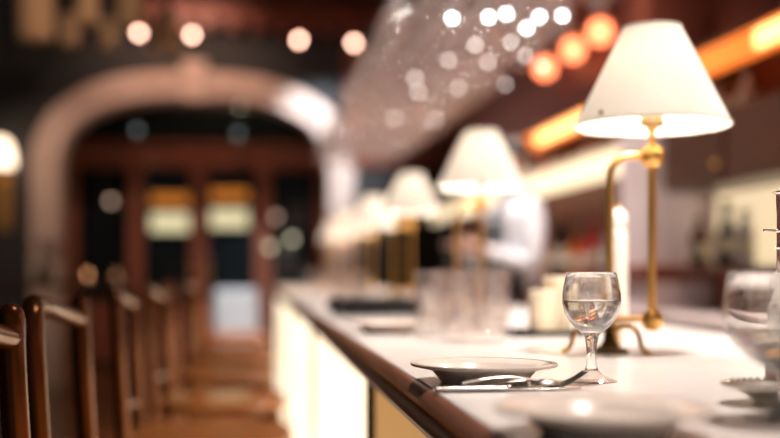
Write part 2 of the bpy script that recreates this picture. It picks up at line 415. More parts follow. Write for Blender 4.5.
# bottles
def bottle_proto(h, r, kind):
    if kind == 'wine': pr = [(0, 0), (r*.9, 0), (r, .006), (r, h*.58), (r*.85, h*.66), (r*.36, h*.74), (r*.34, h*.93), (r*.42, h*.935), (r*.42, h*.965), (r*.36, h*.97)]
    elif kind == 'spirit': pr = [(0, 0), (r*.92, 0), (r, .008), (r, h*.62), (r*.92, h*.68), (r*.45, h*.75), (r*.40, h*.88), (r*.48, h*.885), (r*.48, h*.90), (r*.40, h*.905)]
    else: pr = [(0, 0), (r*.8, 0), (r*.95, .01), (r, h*.25), (r*.88, h*.48), (r*.5, h*.66), (r*.36, h*.80), (r*.36, h*.90), (r*.46, h*.905), (r*.44, h*.93)]
    return pr
BOTMAT = {
    'black': mat('bottle_black', (.012, .012, .012), .15, coat=.5), 'amber': mat('bottle_amber', (.75, .18, .02), .12, coat=.6),
    'red': mat('bottle_red', (.70, .04, .02), .15, coat=.6), 'green': mat('bottle_green', (.03, .10, .04), .12, coat=.6),
    'clear': mat('bottle_clear', (.55, .52, .50), .1, coat=.6), 'orange': mat('bottle_orange', (.9, .28, .03), .2, coat=.5), 'brown': mat('bottle_brown', (.14, .05, .02), .15, coat=.5)}
M_lab = mat('bottle_label', (.72, .66, .55), .6, noise=(30, (.62, .54, .42), .4, .6))
M_cap = mat('bottle_cap', (.12, .08, .05), .4)
def bottle(color, kind, h, r, loc, label, group):
    t = thing('bottle', label, 'bottle', loc, group=group); pr = bottle_proto(h, r, kind)
    MB().lathe(pr + [(0, pr[-1][1])], 16).build('glass_body', BOTMAT[color], t)
    zt = pr[-1][1]; rt = pr[-1][0]
    MB().lathe([(0, 0), (rt*1.15, 0), (rt*1.15, h-zt), (0, h-zt)], 12, (0, 0, zt)).build('cap', M_cap, t)
    MB().lathe([(r*1.006, h*.20), (r*1.012, h*.20), (r*1.012, h*.46), (r*1.006, h*.46)], 16, closed=True).build('paper_label', M_lab, t)
    return t
ords = ['first', 'second', 'third', 'fourth', 'fifth', 'sixth', 'seventh', 'eighth', 'ninth', 'tenth', 'eleventh', 'twelfth', 'thirteenth', 'fourteenth', 'fifteenth', 'sixteenth', 'seventeenth', 'eighteenth']
zl = CAMZ-.03
lows = [('orange', 'spirit', .27, .042), ('clear', 'spirit', .30, .04), ('red', 'wine', .31, .040), ('red', 'spirit', .26, .045), ('orange', 'spirit', .26, .04), ('black', 'wine', .36, .045), ('black', 'wine', .35, .042), ('amber', 'round', .28, .045),
        ('clear', 'wine', .31, .038), ('green', 'wine', .32, .04), ('amber', 'spirit', .28, .042), ('brown', 'wine', .31, .038), ('clear', 'spirit', .29, .04), ('red', 'round', .27, .042), ('amber', 'wine', .31, .038)]
for k, (c_, kd, h, r) in enumerate(lows):
    bottle(c_, kd, h, r, (1.885, 5.35+k*.20+random.uniform(-.03, .03), zl), f'{c_} bottle, {ords[k]} from the pillar on the low back shelf', 'bottles on the low back shelf')
mids = [('clear', 'wine', .145, .033), ('brown', 'wine', .14, .033), ('clear', 'spirit', .14, .036), ('black', 'wine', .145, .034), ('brown', 'round', .14, .036), ('clear', 'wine', .145, .033), ('red', 'spirit', .14, .035), ('clear', 'spirit', .14, .035), ('black', 'wine', .145, .034), ('amber', 'spirit', .14, .035)]
for k, (c_, kd, h, r) in enumerate(mids):
    bottle(c_, kd, h, r, (1.885, 5.3+k*.26+random.uniform(-.04, .04), CAMZ+.62), f'{c_} bottle, {ords[k]} from the pillar on the middle shelf', 'bottles on the middle shelf')
for k, (c_, kd, h, r, y) in enumerate((('clear', 'round', .155, .05, 4.33), ('clear', 'spirit', .15, .045, 4.18), ('brown', 'spirit', .155, .045, 4.04), ('clear', 'round', .155, .048, 3.9))):
    bottle(c_, kd, h, r, (1.87, y, CAMZ+.60), f'squat {c_} bottle, {ords[k]} from the pillar on the dark wall cabinet', 'bottles on the wall cabinet')
for k, (c_, kd, h, r, y) in enumerate((('brown', 'spirit', .21, .045, 4.36), ('black', 'round', .26, .045, 4.10), ('clear', 'spirit', .22, .04, 3.94))):
    bottle(c_, kd, h, r, (1.88, y, CAMZ+.018), f'{c_} bottle, {ords[k]} from the pillar in the cream niche', 'bottles in the cream niche')

# row of orange globe lamps under the canopy
cn = struct(MB().box((1.62, 4.85, 2.66), (1.999, 10.5, 2.84)).build('trim_4', M_red, bevel=.01), 'red wood canopy beam above the back bar')
M_globe = emis('orange_globe', (1.0, .22, .09), 3.6)
for k, px in enumerate((545, 573, 600)):
    py = (68, 50, 32)[k]; Xg = 1.85; Y = backY(px, Xg); d = Y*math.cos(YAW) + Xg*math.sin(YAW)
    z = CAMZ + (HOR-py)*d/F
    t = thing('globe_lamp', f'orange glowing globe lamp on the canopy, {["farthest", "middle", "nearest"][k]} of three', 'lamp', (Xg, Y, z), group='orange globe lamps over the back bar')
    MB().sphere((0, 0, 0), .065, 20).build('globe', M_globe, t)
    MB().lathe([(0, .112), (.03, .112), (.04, .078), (.03, .066), (0, .066)], 16).build('cap', M_dbrass, t)
    MB().tube([(0, 0, .11), (0, 0, 2.665-z)], .006).build('stem', M_dbrass, t)

# ------------------------------------------------------------------ overhead glass rack
RZ = 2.20
gr = thing('glass_rack', 'dark metal overhead rack holding rows of hanging stemware above the bar', 'glass rack', (0, 0, RZ))
M_rackm = mat('rack_metal', (.10, .075, .06), .35, 1.0)
cols = [.58 + .12*k for k in range(6)]
for x in cols:
    for dx in (-.024, .024):
        MB().tube([(x+dx, .6, 0), (x+dx, 9.2, 0)], .003, 8).build('rod', M_rackm, gr)
for y in (.6, 3.0, 5.0, 7.0, 9.18):
    MB().box((.50, y-.012, .0032), (1.26, y+.012, .03)).build('crossbar', M_rackm, gr)
    for x in (.53, 1.23):
        MB().tube([(x, y, .03), (x, y, CEIL-RZ)], .006, 8).build('hanger', M_rackm, gr)
for k in range(6):                # recessed downlights above the rack
    y = 1.45 + k*1.42
    t = thing('downlight', f'recessed ceiling downlight above the glass rack, {ords[k]} from the camera', 'lamp', (1.12, y, CEIL), group='downlights above the bar')
    MB().lathe([(.045, 0), (.075, 0), (.078, -.006), (.060, -.010), (.050, -.004), (.045, -.001)], 24, closed=True).build('trim_ring', M_black, t)
    MB().lathe([(0, -.002), (.044, -.002), (.044, -.004), (0, -.004)], 24).build('lens', emis('downlight_lens', (1, .92, .85), 12), t)
    ld = bpy.data.lights.new('down_beam', 'SPOT'); ld.energy = DOWN_W; ld.color = DOWN_COL; ld.spot_size = math.radians(62); ld.spot_blend = .6; ld.shadow_soft_size = .16
    lo = bpy.data.objects.new('down_beam', ld); C.objects.link(lo); lo.parent = t; lo.location = (0, 0, -.02)

# stemware silhouette (hung upside down: foot up)
def stem_profile(H, rb, rr, rf, zb, zmax, wall, stem=.0035):
    outer = [(0, 0), (rf, 0), (rf, .0016), (rf*.75, .0035), (rf*.35, .008), (stem*1.4, .016), (stem, .03), (stem*.95, zb*.75), (stem*1.6, zb*.94)]
    k = 10
    for i in range(1, k+1):
        t = i/k; z = zb + (H-zb)*t
        u = (z-zb)/(zmax-zb)
        if u < 1: r = rb*math.sqrt(max(0, 1-(1-u)**2))
        else: v = (z-zmax)/(H-zmax); r = rb + (rr-rb)*v*v
        outer.append((max(r, stem*1.7), z))
    return outer
kinds = [('clear wine glass hanging upside down in the overhead rack', (.19, .038, .030, .032, .09, .125)),
         ('tall clear flute hanging upside down in the overhead rack', (.215, .026, .022, .031, .10, .16)),
         ('wide clear goblet hanging upside down in the overhead rack', (.175, .046, .038, .033, .075, .115))]
protos = []
for lb, a in kinds:
    g0 = MB().lathe([(r, -z) for r, z in stem_profile(*a, .001)], 14).build('hanging_wine_glass', M_hang)
    tag(g0, lb, 'glass', 'glasses hanging in the overhead rack'); protos.append([g0, False])
Y = 3.3
while Y < 9.1:
    if min(abs(Y - c_) for c_ in (5.0, 7.0)) < .055: Y += .05; continue
    for x in cols:
        if random.random() < .12: continue
        pr = protos[random.choices((0, 1, 2), (5, 2, 3))[0]]
        loc = (x + random.uniform(-.002, .002), Y + random.uniform(-.012, .012), RZ+.0085)
        if not pr[1]: o = pr[0]; pr[1] = True
        else: o = pr[0].copy(); C.objects.link(o)
        o.location = loc; o.rotation_euler = (0, 0, random.uniform(0, 3))
    Y += .134
# tiny glowing beads added for the sparkle of the hanging glasses
M_glint = [emis('glint_bright', (.90, .96, 1.0), 15), emis('glint_soft', (1.0, .90, .84), 4)]
glints = [(448, 18, 0), (483, 17, 0), (508, 14, 0), (524, 28, 0), (539, 17, 0), (567, 16, 0), (505, 42, 1), (470, 45, 1), (484, 62, 1), (522, 56, 1), (541, 66, 1), (440, 60, 1), (420, 92, 1), (458, 88, 1), (498, 84, 1), (430, 120, 1), (398, 118, 1), (412, 78, 1)]
for k, (px, py, b_) in enumerate(glints):
    x_, zp = None, RZ - .215           # the rod whose plane the pixel meets at the bead's height
    d = (zp - CAMZ)*F/(HOR-py); q_ = P(px, py, d)
    rod = min([c_+e for c_ in cols for e in (-.024, .024)], key=lambda r_: abs(r_-q_.x))
    y_ = min(q_.y, 9.1)
    t = thing('glint_bead', f'{"bright cool" if b_ == 0 else "soft warm"} glint bead added for glass sparkle under the rack, {ords[k]} in the string', 'lamp', (rod, y_, RZ-.004), group='glint beads under the glass rack')
    MB().tube([(0, 0, .001), (0, 0, -.206)], .0012, 6).build('stem', M_rackm, t)
    MB().sphere((0, 0, -.211), .008, 10).build('bulb', M_glint[b_], t)

# ------------------------------------------------------------------ table lamps
def make_lamp(label):
    t = thing('table_lamp', label, 'lamp', (0, 0, 0), group='table lamps along the bar')
    ax = -.0715
    # shade (double walled) + rims
    zb, zt, rb, rt = .369, .5275, .125, .0465
    n = 10; out = [(rb+(rt-rb)*i/n, zb+(zt-zb)*i/n) for i in range(n+1)]
    inn = [(r-.0012, z) for r, z in out[::-1]]
    sh = MB().lathe(out + inn, 64, closed=True).build('shade', M_shade, t, ang=60)
    for r, z, nm in ((rb, zb, 'bottom_rim'), (rt, zt, 'top_rim')):
        MB().lathe([(r+.0012, z-.002), (r+.0016, z), (r+.0012, z+.002), (r-.002, z+.002), (r-.0024, z), (r-.002, z-.002)], 64, closed=True).build(nm, M_shade, sh)
    MB().sphere((0, 0, .448), .025, 20, 1.2).build('bulb', M_bulb, t)
    MB().lathe([(0, .368), (.018, .368), (.0195, .371), (.0195, .386), (.017, .389), (.014, .392), (.014, .414), (0, .414)], 24).build('socket', mat('cream_brass', (.62, .44, .22), .35, .6), t)
    for q in range(3):
        a = q*2*PI/3+.5; rr = rt - (rt-rb)*.06
        MB().tube([(.012*math.cos(a), .012*math.sin(a), .402), (.045*math.cos(a), .045*math.sin(a), .47), ((rt+.002)*math.cos(a), (rt+.002)*math.sin(a), zt-.006)], .0014, 6).build('shade_spider', M_brass, t)
    MB().lathe([(0, .334), (.0062, .335), (.0052, .342), (.0052, .360), (.010, .364), (.010, .369), (0, .369)], 20).build('neck', M_brass, t)
    MB().sphere((0, 0, .319), .0200, 28).build('upper_ball', M_brass, t)
    MB().tube([(0, 0, .052), (0, 0, .319)], .0070, 20).build('post', M_brass, t)
    MB().sphere((0, 0, .052), .0185, 28).build('lower_ball', M_brass, t)
    MB().tube([(0, 0, .054), (ax, 0, .054)], .0052, 14).build('cross_rod', M_brass, t)
    rb_ = .036
    path = [(ax, 0, .008), (ax, 0, .12), (ax, 0, .20)] + [(ax+rb_-rb_*math.cos(a), 0, .319-rb_+rb_*math.sin(a)) for a in [i*PI/2/8 for i in range(9)]] + [(-.015, 0, .319), (0, 0, .319)]
    MB().tube(path, .0060, 16).build('arm', M_brass, t)
    MB().sphere((ax, 0, .054), .010, 20).build('joint', M_brass, t)
    base = MB().lathe([(0, 0), (.030, 0), (.031, .003), (.029, .006), (.017, .009), (.013, .016), (.010, .020), (.0085, .035), (.012, .038), (.012, .043), (0, .043)], 28, (ax, 0, 0)).build('base', M_dbrass, t)
    for q, a in enumerate((PI, PI/3, -PI/3)):
        c, s_ = math.cos(a), math.sin(a)
        pp = [(.008, .036), (.026, .044), (.046, .043), (.059, .032), (.064, .016), (.071, .006), (.080, .004)]
        MB().tube(bez([(ax+r*c, r*s_, z) for r, z in pp], 5), [.0050]*6 + [.0042]*18 + [.0038]*5 + [.0040]*1 + [.0040], 10).build('foot', M_brass, base)
    return t
lamp = make_lamp('nearest brass table lamp with white cone shade and scorch mark, beside wine glass')
l0 = P(652, HOR, 1.765); LX = l0.x
lamp.location = (LX, l0.y, TOP)
names = ['second brass table lamp along the bar, behind the tumblers', 'third brass table lamp along the bar counting from the camera', 'fourth brass table lamp along the bar counting from the camera', 'fifth brass table lamp along the bar counting from the camera', 'farthest brass table lamp at the end of the bar']
for k, nm in enumerate(names):
    d = 3.07 + 1.34*k
    y = (d - LX*math.sin(YAW)) / math.cos(YAW)
    dup(lamp, (LX, y, TOP), nm)
# scorch mark on the nearest shade only
st = MB().sphere((0, 0, 0), .0042, 12).build('scorch_mark', M_stain, lamp)
zz = .379; rr_ = .125 + (.0465-.125)*(zz-.369)/.1585
phi = math.asin((602-652)/648/rr_) - math.atan2(l0.x, l0.y)
st.location = (rr_*math.sin(phi), -rr_*math.cos(phi), zz); st.scale = (1.0, .35, 1.3); st.rotation_euler = (0, 0, phi)

# ------------------------------------------------------------------ tableware
def plate(loc, label):
    t = thing('dinner_plate', label, 'plate', loc, group='white plates along the bar')
    pr = [(0, .004), (.044, .004), (.047, 0), (.050, 0), (.052, .003), (.058, .010), (.063, .0155), (.0865, .0205), (.0875, .0222), (.0868, .0236), (.084, .0236),
          (.064, .0195), (.060, .0175), (.056, .0125), (.050, .0095), (0, .0085)]
    MB().lathe(pr, 72).build('body', M_ceramic, t, ang=60)
    MB().lathe([(.0790, .0222), (.0800, .0236), (.0815, .0238), (.0822, .0230)], 72).build('rim_band', M_ceramic, t)
    return t
def at(x, y, z=0.0):             # ground pixel on the bar top
    p = G(x, y); return (p.x, p.y, TOP+z)
plate(P(484, HOR, 1.285) * Vector((1, 1, 0)).length if False else (P(484, HOR, 1.285).x, P(484, HOR, 1.285).y, TOP), 'sharp white rimmed plate beside the fork, near the bar edge')
plate((P(603, HOR, .872).x, P(603, HOR, .872).y, TOP), 'blurred white rimmed plate in the foreground, closest to the camera')
plate((P(388, HOR, 2.32).x, P(388, HOR, 2.32).y, TOP), 'white plate in front of the black folder, beside the tumblers')
plate((P(356, HOR, 4.6).x, P(356, HOR, 4.6).y, TOP), 'white plate far along the bar, beyond the black folder')

# fork and knife
def fork(loc, rz):
    t = thing('fork', 'polished steel fork with tines raised toward the wine glass', 'fork', loc, rz)
    zc = [(0, .0022), (.03, .0030), (.06, .0050), (.09, .0095), (.108, .0110), (.122, .0085), (.132, .0050), (.142, .0028)]
    wd = [.0085, .0085, .0065, .0042, .0036, .0060, .0105, .0120]
    mb = MB(); vs, fs = [], []
    pc = bez([(x, 0, z) for x, z in zc], 4); m = len(pc)
    for k, p in enumerate(pc):
        u = k/4; i = min(int(u), len(wd)-2); w_ = wd[i] + (wd[i+1]-wd[i])*(u-i)
        th = .0014
        for q in range(10):
            a = 2*PI*q/10; vs.append((p.x, w_*math.cos(a), p.z + th*math.sin(a)))
    for k in range(m-1):
        for q in range(10):
            j = (q+1) % 10; fs.append((k*10+q, k*10+j, (k+1)*10+j, (k+1)*10+q))
    fs += [tuple(range(10)), tuple(range((m-1)*10, m*10))[::-1]]
    mb.add(vs, fs).build('handle', M_steel, t, ang=60)
    for q in range(4):
        y = (-1.5+q)*.0062
        MB().tube(bez([(.140, y, .0030), (.152, y*1.05, .0042), (.168, y*1.05, .0110), (.184, y, .0210)], 4), [.0021]*8+[.0017]*4+[.0010], 8, .7, up=(0, 0, 1)).build('tine', M_steel, t)
    return t
p = G(431, 391.5)
fork((EX+.012, p.y+.006, TOP+.0005), math.radians(-1)).scale = (.93, .93, .93)
kn = thing('knife', 'polished steel table knife beside the fork in front of the plate', 'knife', (EX+.010, p.y-.012, TOP), math.radians(1))
MB().tube(bez([(0, 0, .0034), (.01, 0, .0036), (.05, 0, .0036), (.078, 0, .0034)], 5), [.0048]*5+[.0052]*6+[.0046]*5, 12, .62, up=(0, 0, 1)).build('handle', M_steel, kn)
MB().sphere((.081, 0, .0040), .0040, 12).build('bolster', M_steel, kn)
MB().prism([(.082, -.0045), (.12, -.0062), (.150, -.0060), (.163, -.001), (.165, .0045), (.082, .0045)], .0016, .0034).build('blade', M_steel, kn, bevel=.0006)
sp = thing('teaspoon', 'small steel spoon lying face down across the fork and knife', 'spoon', (EX+.070, p.y-.003, TOP+.0125), math.radians(3))
MB().tube(bez([(-.03, 0, -.004), (0, 0, .0012), (.03, 0, .0020), (.055, 0, -.002)], 5), [.0042]*5+[.003]*5+[.0022]*6, 10, .5, up=(0, 0, 1)).build('handle', M_steel, sp)
mbs = MB().lathe([(0, .006), (.45, .0052), (.8, .003), (1, 0), (.97, -.0008), (.8, .0022), (.45, .0044), (0, .0052)], 24)
b_ = mbs.build('bowl', M_steel, sp, loc=(.066, 0, -.006)); b_.scale = (.017, .011, 1)

# wine glass in focus
gx = P(591.5, HOR, 1.288)
wg = thing('wine_glass', 'short-stemmed wine glass half full of water, in focus beside the fork', 'glass', (gx.x, gx.y, TOP))
MB().lathe([(0, .0004), (.0285, .0004), (.0302, .0010), (.0300, .0020), (.024, .0040), (.014, .0082), (.0082, .0139), (0, .0139)], 56).build('foot', thin_glass('foot_glass', (.97, .96, .95), 1.6, .06), wg)
outer = [(0, .0142), (.0080, .0144), (.0060, .0210), (.0056, .032), (.0064, .043), (.0076, .050), (.0090, .0555),
         (.0135, .0600), (.0215, .0665), (.0282, .0745), (.0326, .0840), (.0345, .0945), (.0343, .1040), (.0330, .1140), (.0310, .1240), (.0296, .1300)]
inner = [(.0288, .1308), (.0280, .1298), (.0298, .1230), (.0318, .1135), (.0330, .1040), (.0331, .0950), (.0313, .0850), (.0270, .0760), (.0205, .0690), (.0125, .0640), (0, .0620)]
MB().lathe(outer + inner, 64).build('goblet', M_hero, wg, ang=80)
MB().lathe([(0, .0624), (.0122, .0644), (.0202, .0694), (.0267, .0764), (.0310, .0854), (.0328, .0950), (.0328, .0968), (.0322, .0962), (0, .0962)], 64).build('water', M_water, wg, ang=50)
# larger goblet at the right
gx = P(786, HOR, .97)
w2 = thing('wine_glass', 'wide blurred wine goblet at the right edge of the picture', 'glass', (gx.x, gx.y, TOP))
def sc_prof(pr, fr, z0): return [(r*(fr if z > z0 else 1.15), z) for r, z in pr]
big_o = [(0, 0), (.034, 0), (.035, .001), (.034, .002), (.02, .005), (.008, .010), (.005, .018), (.005, .030), (.007, .038), (.016, .044), (.034, .054), (.047, .068), (.0530, .084), (.0540, .100), (.0525, .116), (.0500, .130)]
big_i = [(.0490, .131), (.0480, .1295), (.0508, .116), (.0524, .100), (.0514, .085), (.0456, .0695), (.033, .0558), (.016, .0460), (0, .0430)]
MB().lathe(big_o + big_i, 56).build('goblet', M_hero, w2, ang=80)
MB().lathe([(0, .0434), (.0158, .0465), (.0326, .0563), (.0452, .0700), (.0500, .080), (.0500, .0810), (.0495, .0805), (0, .0805)], 56).build('water', M_water, w2, ang=50)
# silver dish
gx = P(772, HOR, 1.075)
dh = thing('silver_dish', 'small silver dish with beaded rim at the right beside the goblet', 'dish', (gx.x, gx.y, TOP))
MB().lathe([(0, .003), (.016, .003), (.019, 0), (.021, 0), (.020, .004), (.026, .010), (.040, .0155), (.047, .0180), (.0475, .0190), (.046, .0195), (.040, .0172), (.026, .0120), (0, .0100)], 56).build('bowl', M_silver, dh, ang=60)
mb = MB()
for q in range(40):
    a = 2*PI*q/40; mb.sphere((.0465*math.cos(a), .0465*math.sin(a), .0195), .0028, 8)
bd = mb.build('beading', M_silver, dh); bd['kind'] = 'stuff'
# grey cruet at the right edge
gx = P(789, HOR, 1.30)
cr = thing('cruet', 'grey glass cruet with ringed metal neck cut by the right edge', 'cruet', (gx.x, gx.y, TOP))
MB().lathe([(0, 0), (.026, 0), (.028, .004), (.027, .03), (.028, .06), (.026, .09), (.019, .115), (.0145, .13), (.0140, .20), (.0150, .215), (.0150, .226), (0, .226)], 28).build('body', mat('smoked_glass', (.62, .60, .56), .05, trans=.85, ior=1.4), cr)
for z, r in ((.226, .0195), (.180, .0185), (.160, .0195), (.13, .018)):
    MB().lathe([(.013, -.002), (r-.002, -.002), (r, 0), (r-.002, .002), (.013, .002)], 28, (0, 0, z), closed=True).build('neck_ring', M_steel, cr)
MB().tube([(-.012, 0, .180), (-.034, -.004, .1805)], .0016, 8).build('spout_pin', M_steel, cr)

# pepper mill behind the lamp
q_ = P(618, HOR, 2.03)
pm = thing('pepper_mill', 'tall white pepper mill between the two posts of the nearest lamp', 'pepper mill', (q_.x, q_.y, TOP))
MB().lathe([(0, 0), (.021, 0), (.022, .004), (.0205, .012), (.0190, .05), (.0185, .12), (.0185, .195), (.0170, .207), (.0150, .211), (0, .211)], 28).build('body', M_white, pm)
MB().lathe([(0, .2115), (.015, .2115), (.0170, .216), (.0175, .228), (.0150, .240), (.0090, .247), (0, .249)], 28).build('head', M_white, pm)
MB().sphere((0, 0, .252), .0045, 12).build('nut', M_brass, pm)

# tumblers
def make_tumbler(label, loc, H=.132, r=.036):
    t = thing('tumbler', label, 'glass', loc, group='tumblers on the bar')
    MB().lathe([(0, .001), (r*.78, .001), (r*.84, .004), (r*.90, H*.35), (r*.96, H*.7), (r, H), (r-.0022, H), (r*.96-.0026, H*.7), (r*.90-.003, H*.35), (r*.84-.004, .020), (r*.5, .014), (0, .013)], 14).build('wall', thin_glass('faceted_tumbler', (.99, .98, .97), 2.2, .055), t, ang=20)
    MB().lathe([(r-.0026, H-.0006), (r+.0003, H-.0006), (r+.0003, H+.0014), (r-.0026, H+.0014)], 28, closed=True).build('rim', M_tumb, t)
    return t
tl = [((490, 343), 'clear tumbler nearest the wine glass in the cluster before the second lamp'), ((457, 341), 'clear tumbler at the front middle of the cluster by the plates'),
      ((431, 336), 'clear tumbler at the left front of the cluster by the plates'), ((472, 333), 'clear tumbler in the back row of the cluster, right'), ((447, 330), 'clear tumbler in the back row of the cluster, left'), ((497, 330), 'clear tumbler at the back right of the cluster beside the cream candle')]
tm = None
for (x, y), nm in tl:
    if tm is None: tm = make_tumbler(nm, at(x, y))
    else: dup(tm, at(x, y), nm)
for x, y, nm in ((345, 305, 'clear tumbler beyond the black folder on the left'), (362, 304, 'clear tumbler beyond the black folder on the right'), (325, 298, 'clear tumbler before the fourth lamp on the left'), (338, 297, 'clear tumbler before the fourth lamp on the right'), (310, 293, 'clear tumbler near the far end of the bar')):
    dup(tm, at(x, y), nm)

# black tray with candles
tr_ = at(546, 336)
ty = thing('serving_tray', 'low black tray under the cream candles', 'tray', tr_)
MB().prism([(-.075, -.03), (-.07, -.035), (.07, -.035), (.075, -.03), (.075, .075), (.07, .08), (-.07, .08), (-.075, .075)], 0, .005).build('base', M_black, ty)
for a, b in (((-.076, -.036, .005), (.076, -.031, .012)), ((-.076, .076, .005), (.076, .081, .012)), ((-.076, -.030, .005), (-.071, .075, .012)), ((.071, -.030, .005), (.076, .075, .012))):
    MB().box(a, b).build('lip', M_black, ty)
M_wax = mat('cream_wax', (.82, .72, .55), .5, noise=(10, (.78, .66, .48), .3, .7))
for dx, dy, r, h, nm in ((-.008, 0, .028, .088, 'cream candle at the front of the black tray'), (.035, .042, .030, .115, 'taller cream candle at the back of the black tray')):
    t = thing('candle', nm, 'candle', (tr_[0]+dx, tr_[1]+dy, TOP+.005), group='cream candles on the tray')
    MB().lathe([(0, 0), (r, 0), (r, h-.003), (r-.003, h), (r*.6, h-.004), (0, h-.005)], 28).build('wax', M_wax, t)
    MB().tube([(0, 0, h-.006), (.001, 0, h+.006)], .001, 6).build('wick', M_black, t)
# black folder
bf = thing('menu_folder', 'thick black leather menu folder lying on the bar beyond the plates', 'menu', at(378, 314), math.radians(4))
MB().box((-.115, -.15, 0), (.115, .15, .008)).build('cover', M_black, bf, bevel=.002)
MB().box((-.108, -.145, .0085), (.108, .145, .042)).build('pages', M_black, bf)
MB().box((-.115, -.15, .0425), (.115, .15, .052)).build('cover', M_black, bf, bevel=.002)
MB().tube([(-.115, -.15, .026), (-.115, .15, .026)], .025, 12).build('spine', M_black, bf)

# ------------------------------------------------------------------ bar stools
M_seat = mat('seat_wood', (.26, .080, .016), .25, noise=(6, (.34, .12, .028), .3, .7), stretch=(1, 6, 1), coat=.3)
def make_stool(label, loc, rz):
    t = thing('bar_stool', label, 'stool', loc, rz, group='bar stools along the counter')
    hw = .22
    near = [(.05, -hw, .0), (.02, -hw, .45), (.0, -hw, .80), (-.012, -hw, 1.00), (-.014, -hw, 1.045)]
    rs = lambda m, a, b: [a + (b-a)*i/(m-1) for i in range(m)]
    pn = bez(near, 8); MB().tube(pn, rs(len(pn), .017, .0165), 14).build('rear_leg', M_stool, t)
    rail = bez([(-.014, -hw, 1.040), (-.015, -hw+.006, 1.066), (-.018, -hw+.032, 1.080), (-.024, -hw+.10, 1.078), (-.030, 0, 1.070), (-.026, hw-.10, 1.056), (-.018, hw-.03, 1.046), (-.014, hw, 1.042)], 7)
    MB().tube(rail, .0165, 14).build('top_rail', M_stool, t)
    far = [(.05, hw, .0), (.02, hw, .45), (.0, hw, .80), (-.012, hw, 1.00), (-.014, hw, 1.068)]
    pf = bez(far, 8); pf += [pf[-1] + Vector((0, 0, .012)), pf[-1] + Vector((0, 0, .019)), pf[-1] + Vector((0, 0, .022))]
    m = len(pf); r_ = rs(m-3, .017, .0185) + [.016, .010, .003]
    MB().tube(pf, r_, 14).build('rear_leg', M_stool, t)
    MB().tube(bez([(.003, -hw, .775), (-.02, -.1, .78), (-.026, 0, .78), (-.02, .1, .78), (.003, hw, .775)], 6), .011, 10).build('lower_rail', M_stool, t)
    seat = [(.205+.205*math.copysign(abs(math.cos(a))**.6, math.cos(a)), .215*math.copysign(abs(math.sin(a))**.6, math.sin(a))) for a in [2*PI*i/36 for i in range(36)]]
    st_ = MB().prism(seat, .690, .722).build('seat', M_seat, t, bevel=.008)
    for s_ in (-1, 1):
        MB().tube([(.37, s_*.17, .70), (.41, s_*.20, 0)], [.018, .014], 12).build('front_leg', M_stool, t)
        MB().tube([(.04, s_*hw*.99, .30), (.39, s_*.188, .30)], .010, 10).build('stretcher', M_stool, t)
    MB().tube([(.395, -.19, .22), (.395, .19, .22)], .012, 10).build('footrest', M_brass, t)
    return t
SX = -.30
ys = [1.265, 1.85, 2.80, 3.58, 4.48, 5.38, 6.28, 7.2]
nm = ['bar stool at the left edge, nearest the camera', 'second bar stool from the camera, its curved back rail in focus most', 'third bar stool from the camera', 'fourth bar stool from the camera', 'fifth bar stool from the camera', 'sixth bar stool from the camera', 'seventh bar stool from the camera', 'farthest bar stool at the end of the row']
nm = ['dark glossy wooden ' + s_ for s_ in nm]
s0 = None
for k, y in enumerate(ys):
    if s0 is None: s0 = make_stool(nm[0], (SX, y, 0), 0)
    else: dup(s0, (SX + (0, 0, .0, .01, -.01, .02, 0, -.01)[k], y, 0), nm[k], (0, 0, .02, -.03, .05, -.04, .03, 0)[k])

# ------------------------------------------------------------------ far end: sconce, lights, tables
# globe spots in front of the cornice
M_peach = emis('peach_globe', (1.0, .52, .38), 13.0)
for k, (px, py) in enumerate(((139, 33), (192, 35), (299, 40), (354, 43))):
    q_ = P(px, py, 10.55)
    t = thing('ceiling_globe', f'small peach glowing ceiling globe, {ords[k]} from the left above the arch', 'lamp', q_, group='peach globes above the arch')
    MB().sphere((0, 0, 0), .03, 18).build('globe', M_peach, t)
    MB().lathe([(0, .06), (.02, .06), (.02, .03), (0, .027)], 14).build('cap', M_dbrass, t)
    MB().tube([(0, 0, .06), (0, 0, CEIL-q_.z)], .006, 8).build('stem', M_dbrass, t)
# small lamps inside the vestibule and lamp reflections built as glowing globes
M_dim = [emis('dim_cream', (.80, .72, .50), 1.6), emis('dim_grey', (.45, .52, .50), .5), emis('dim_pink', (.90, .58, .42), 1.1)]
for k, (px, py, mi, wd) in enumerate(((240, 105, 0, 'cream lamp reflection built as a globe under the crown of the arch'), (137, 130, 1, 'grey dim globe hanging at the left under the arch'), (238, 134, 1, 'grey lamp reflection built as a globe below the cream one'), (111, 201, 2, 'pink globe hanging before the left door pane'),
                                   (276, 217, 2, 'pink globe hanging before the right door pane'), (270, 247, 0, 'lower cream globe hanging by the right door pane'), (292, 239, 0, 'cream globe hanging at the right door post'))):
    q_ = P(px, py, 12.0 + .12*(k % 3))
    t = thing('glow_globe', wd, 'lamp', q_, group='small pendant globes in the vestibule')
    MB().sphere((0, 0, 0), .035, 14).build('globe', M_dim[mi], t)
    MB().tube([(0, 0, .03), (0, 0, CEIL-q_.z)], .004, 6).build('cord', M_cord, t)
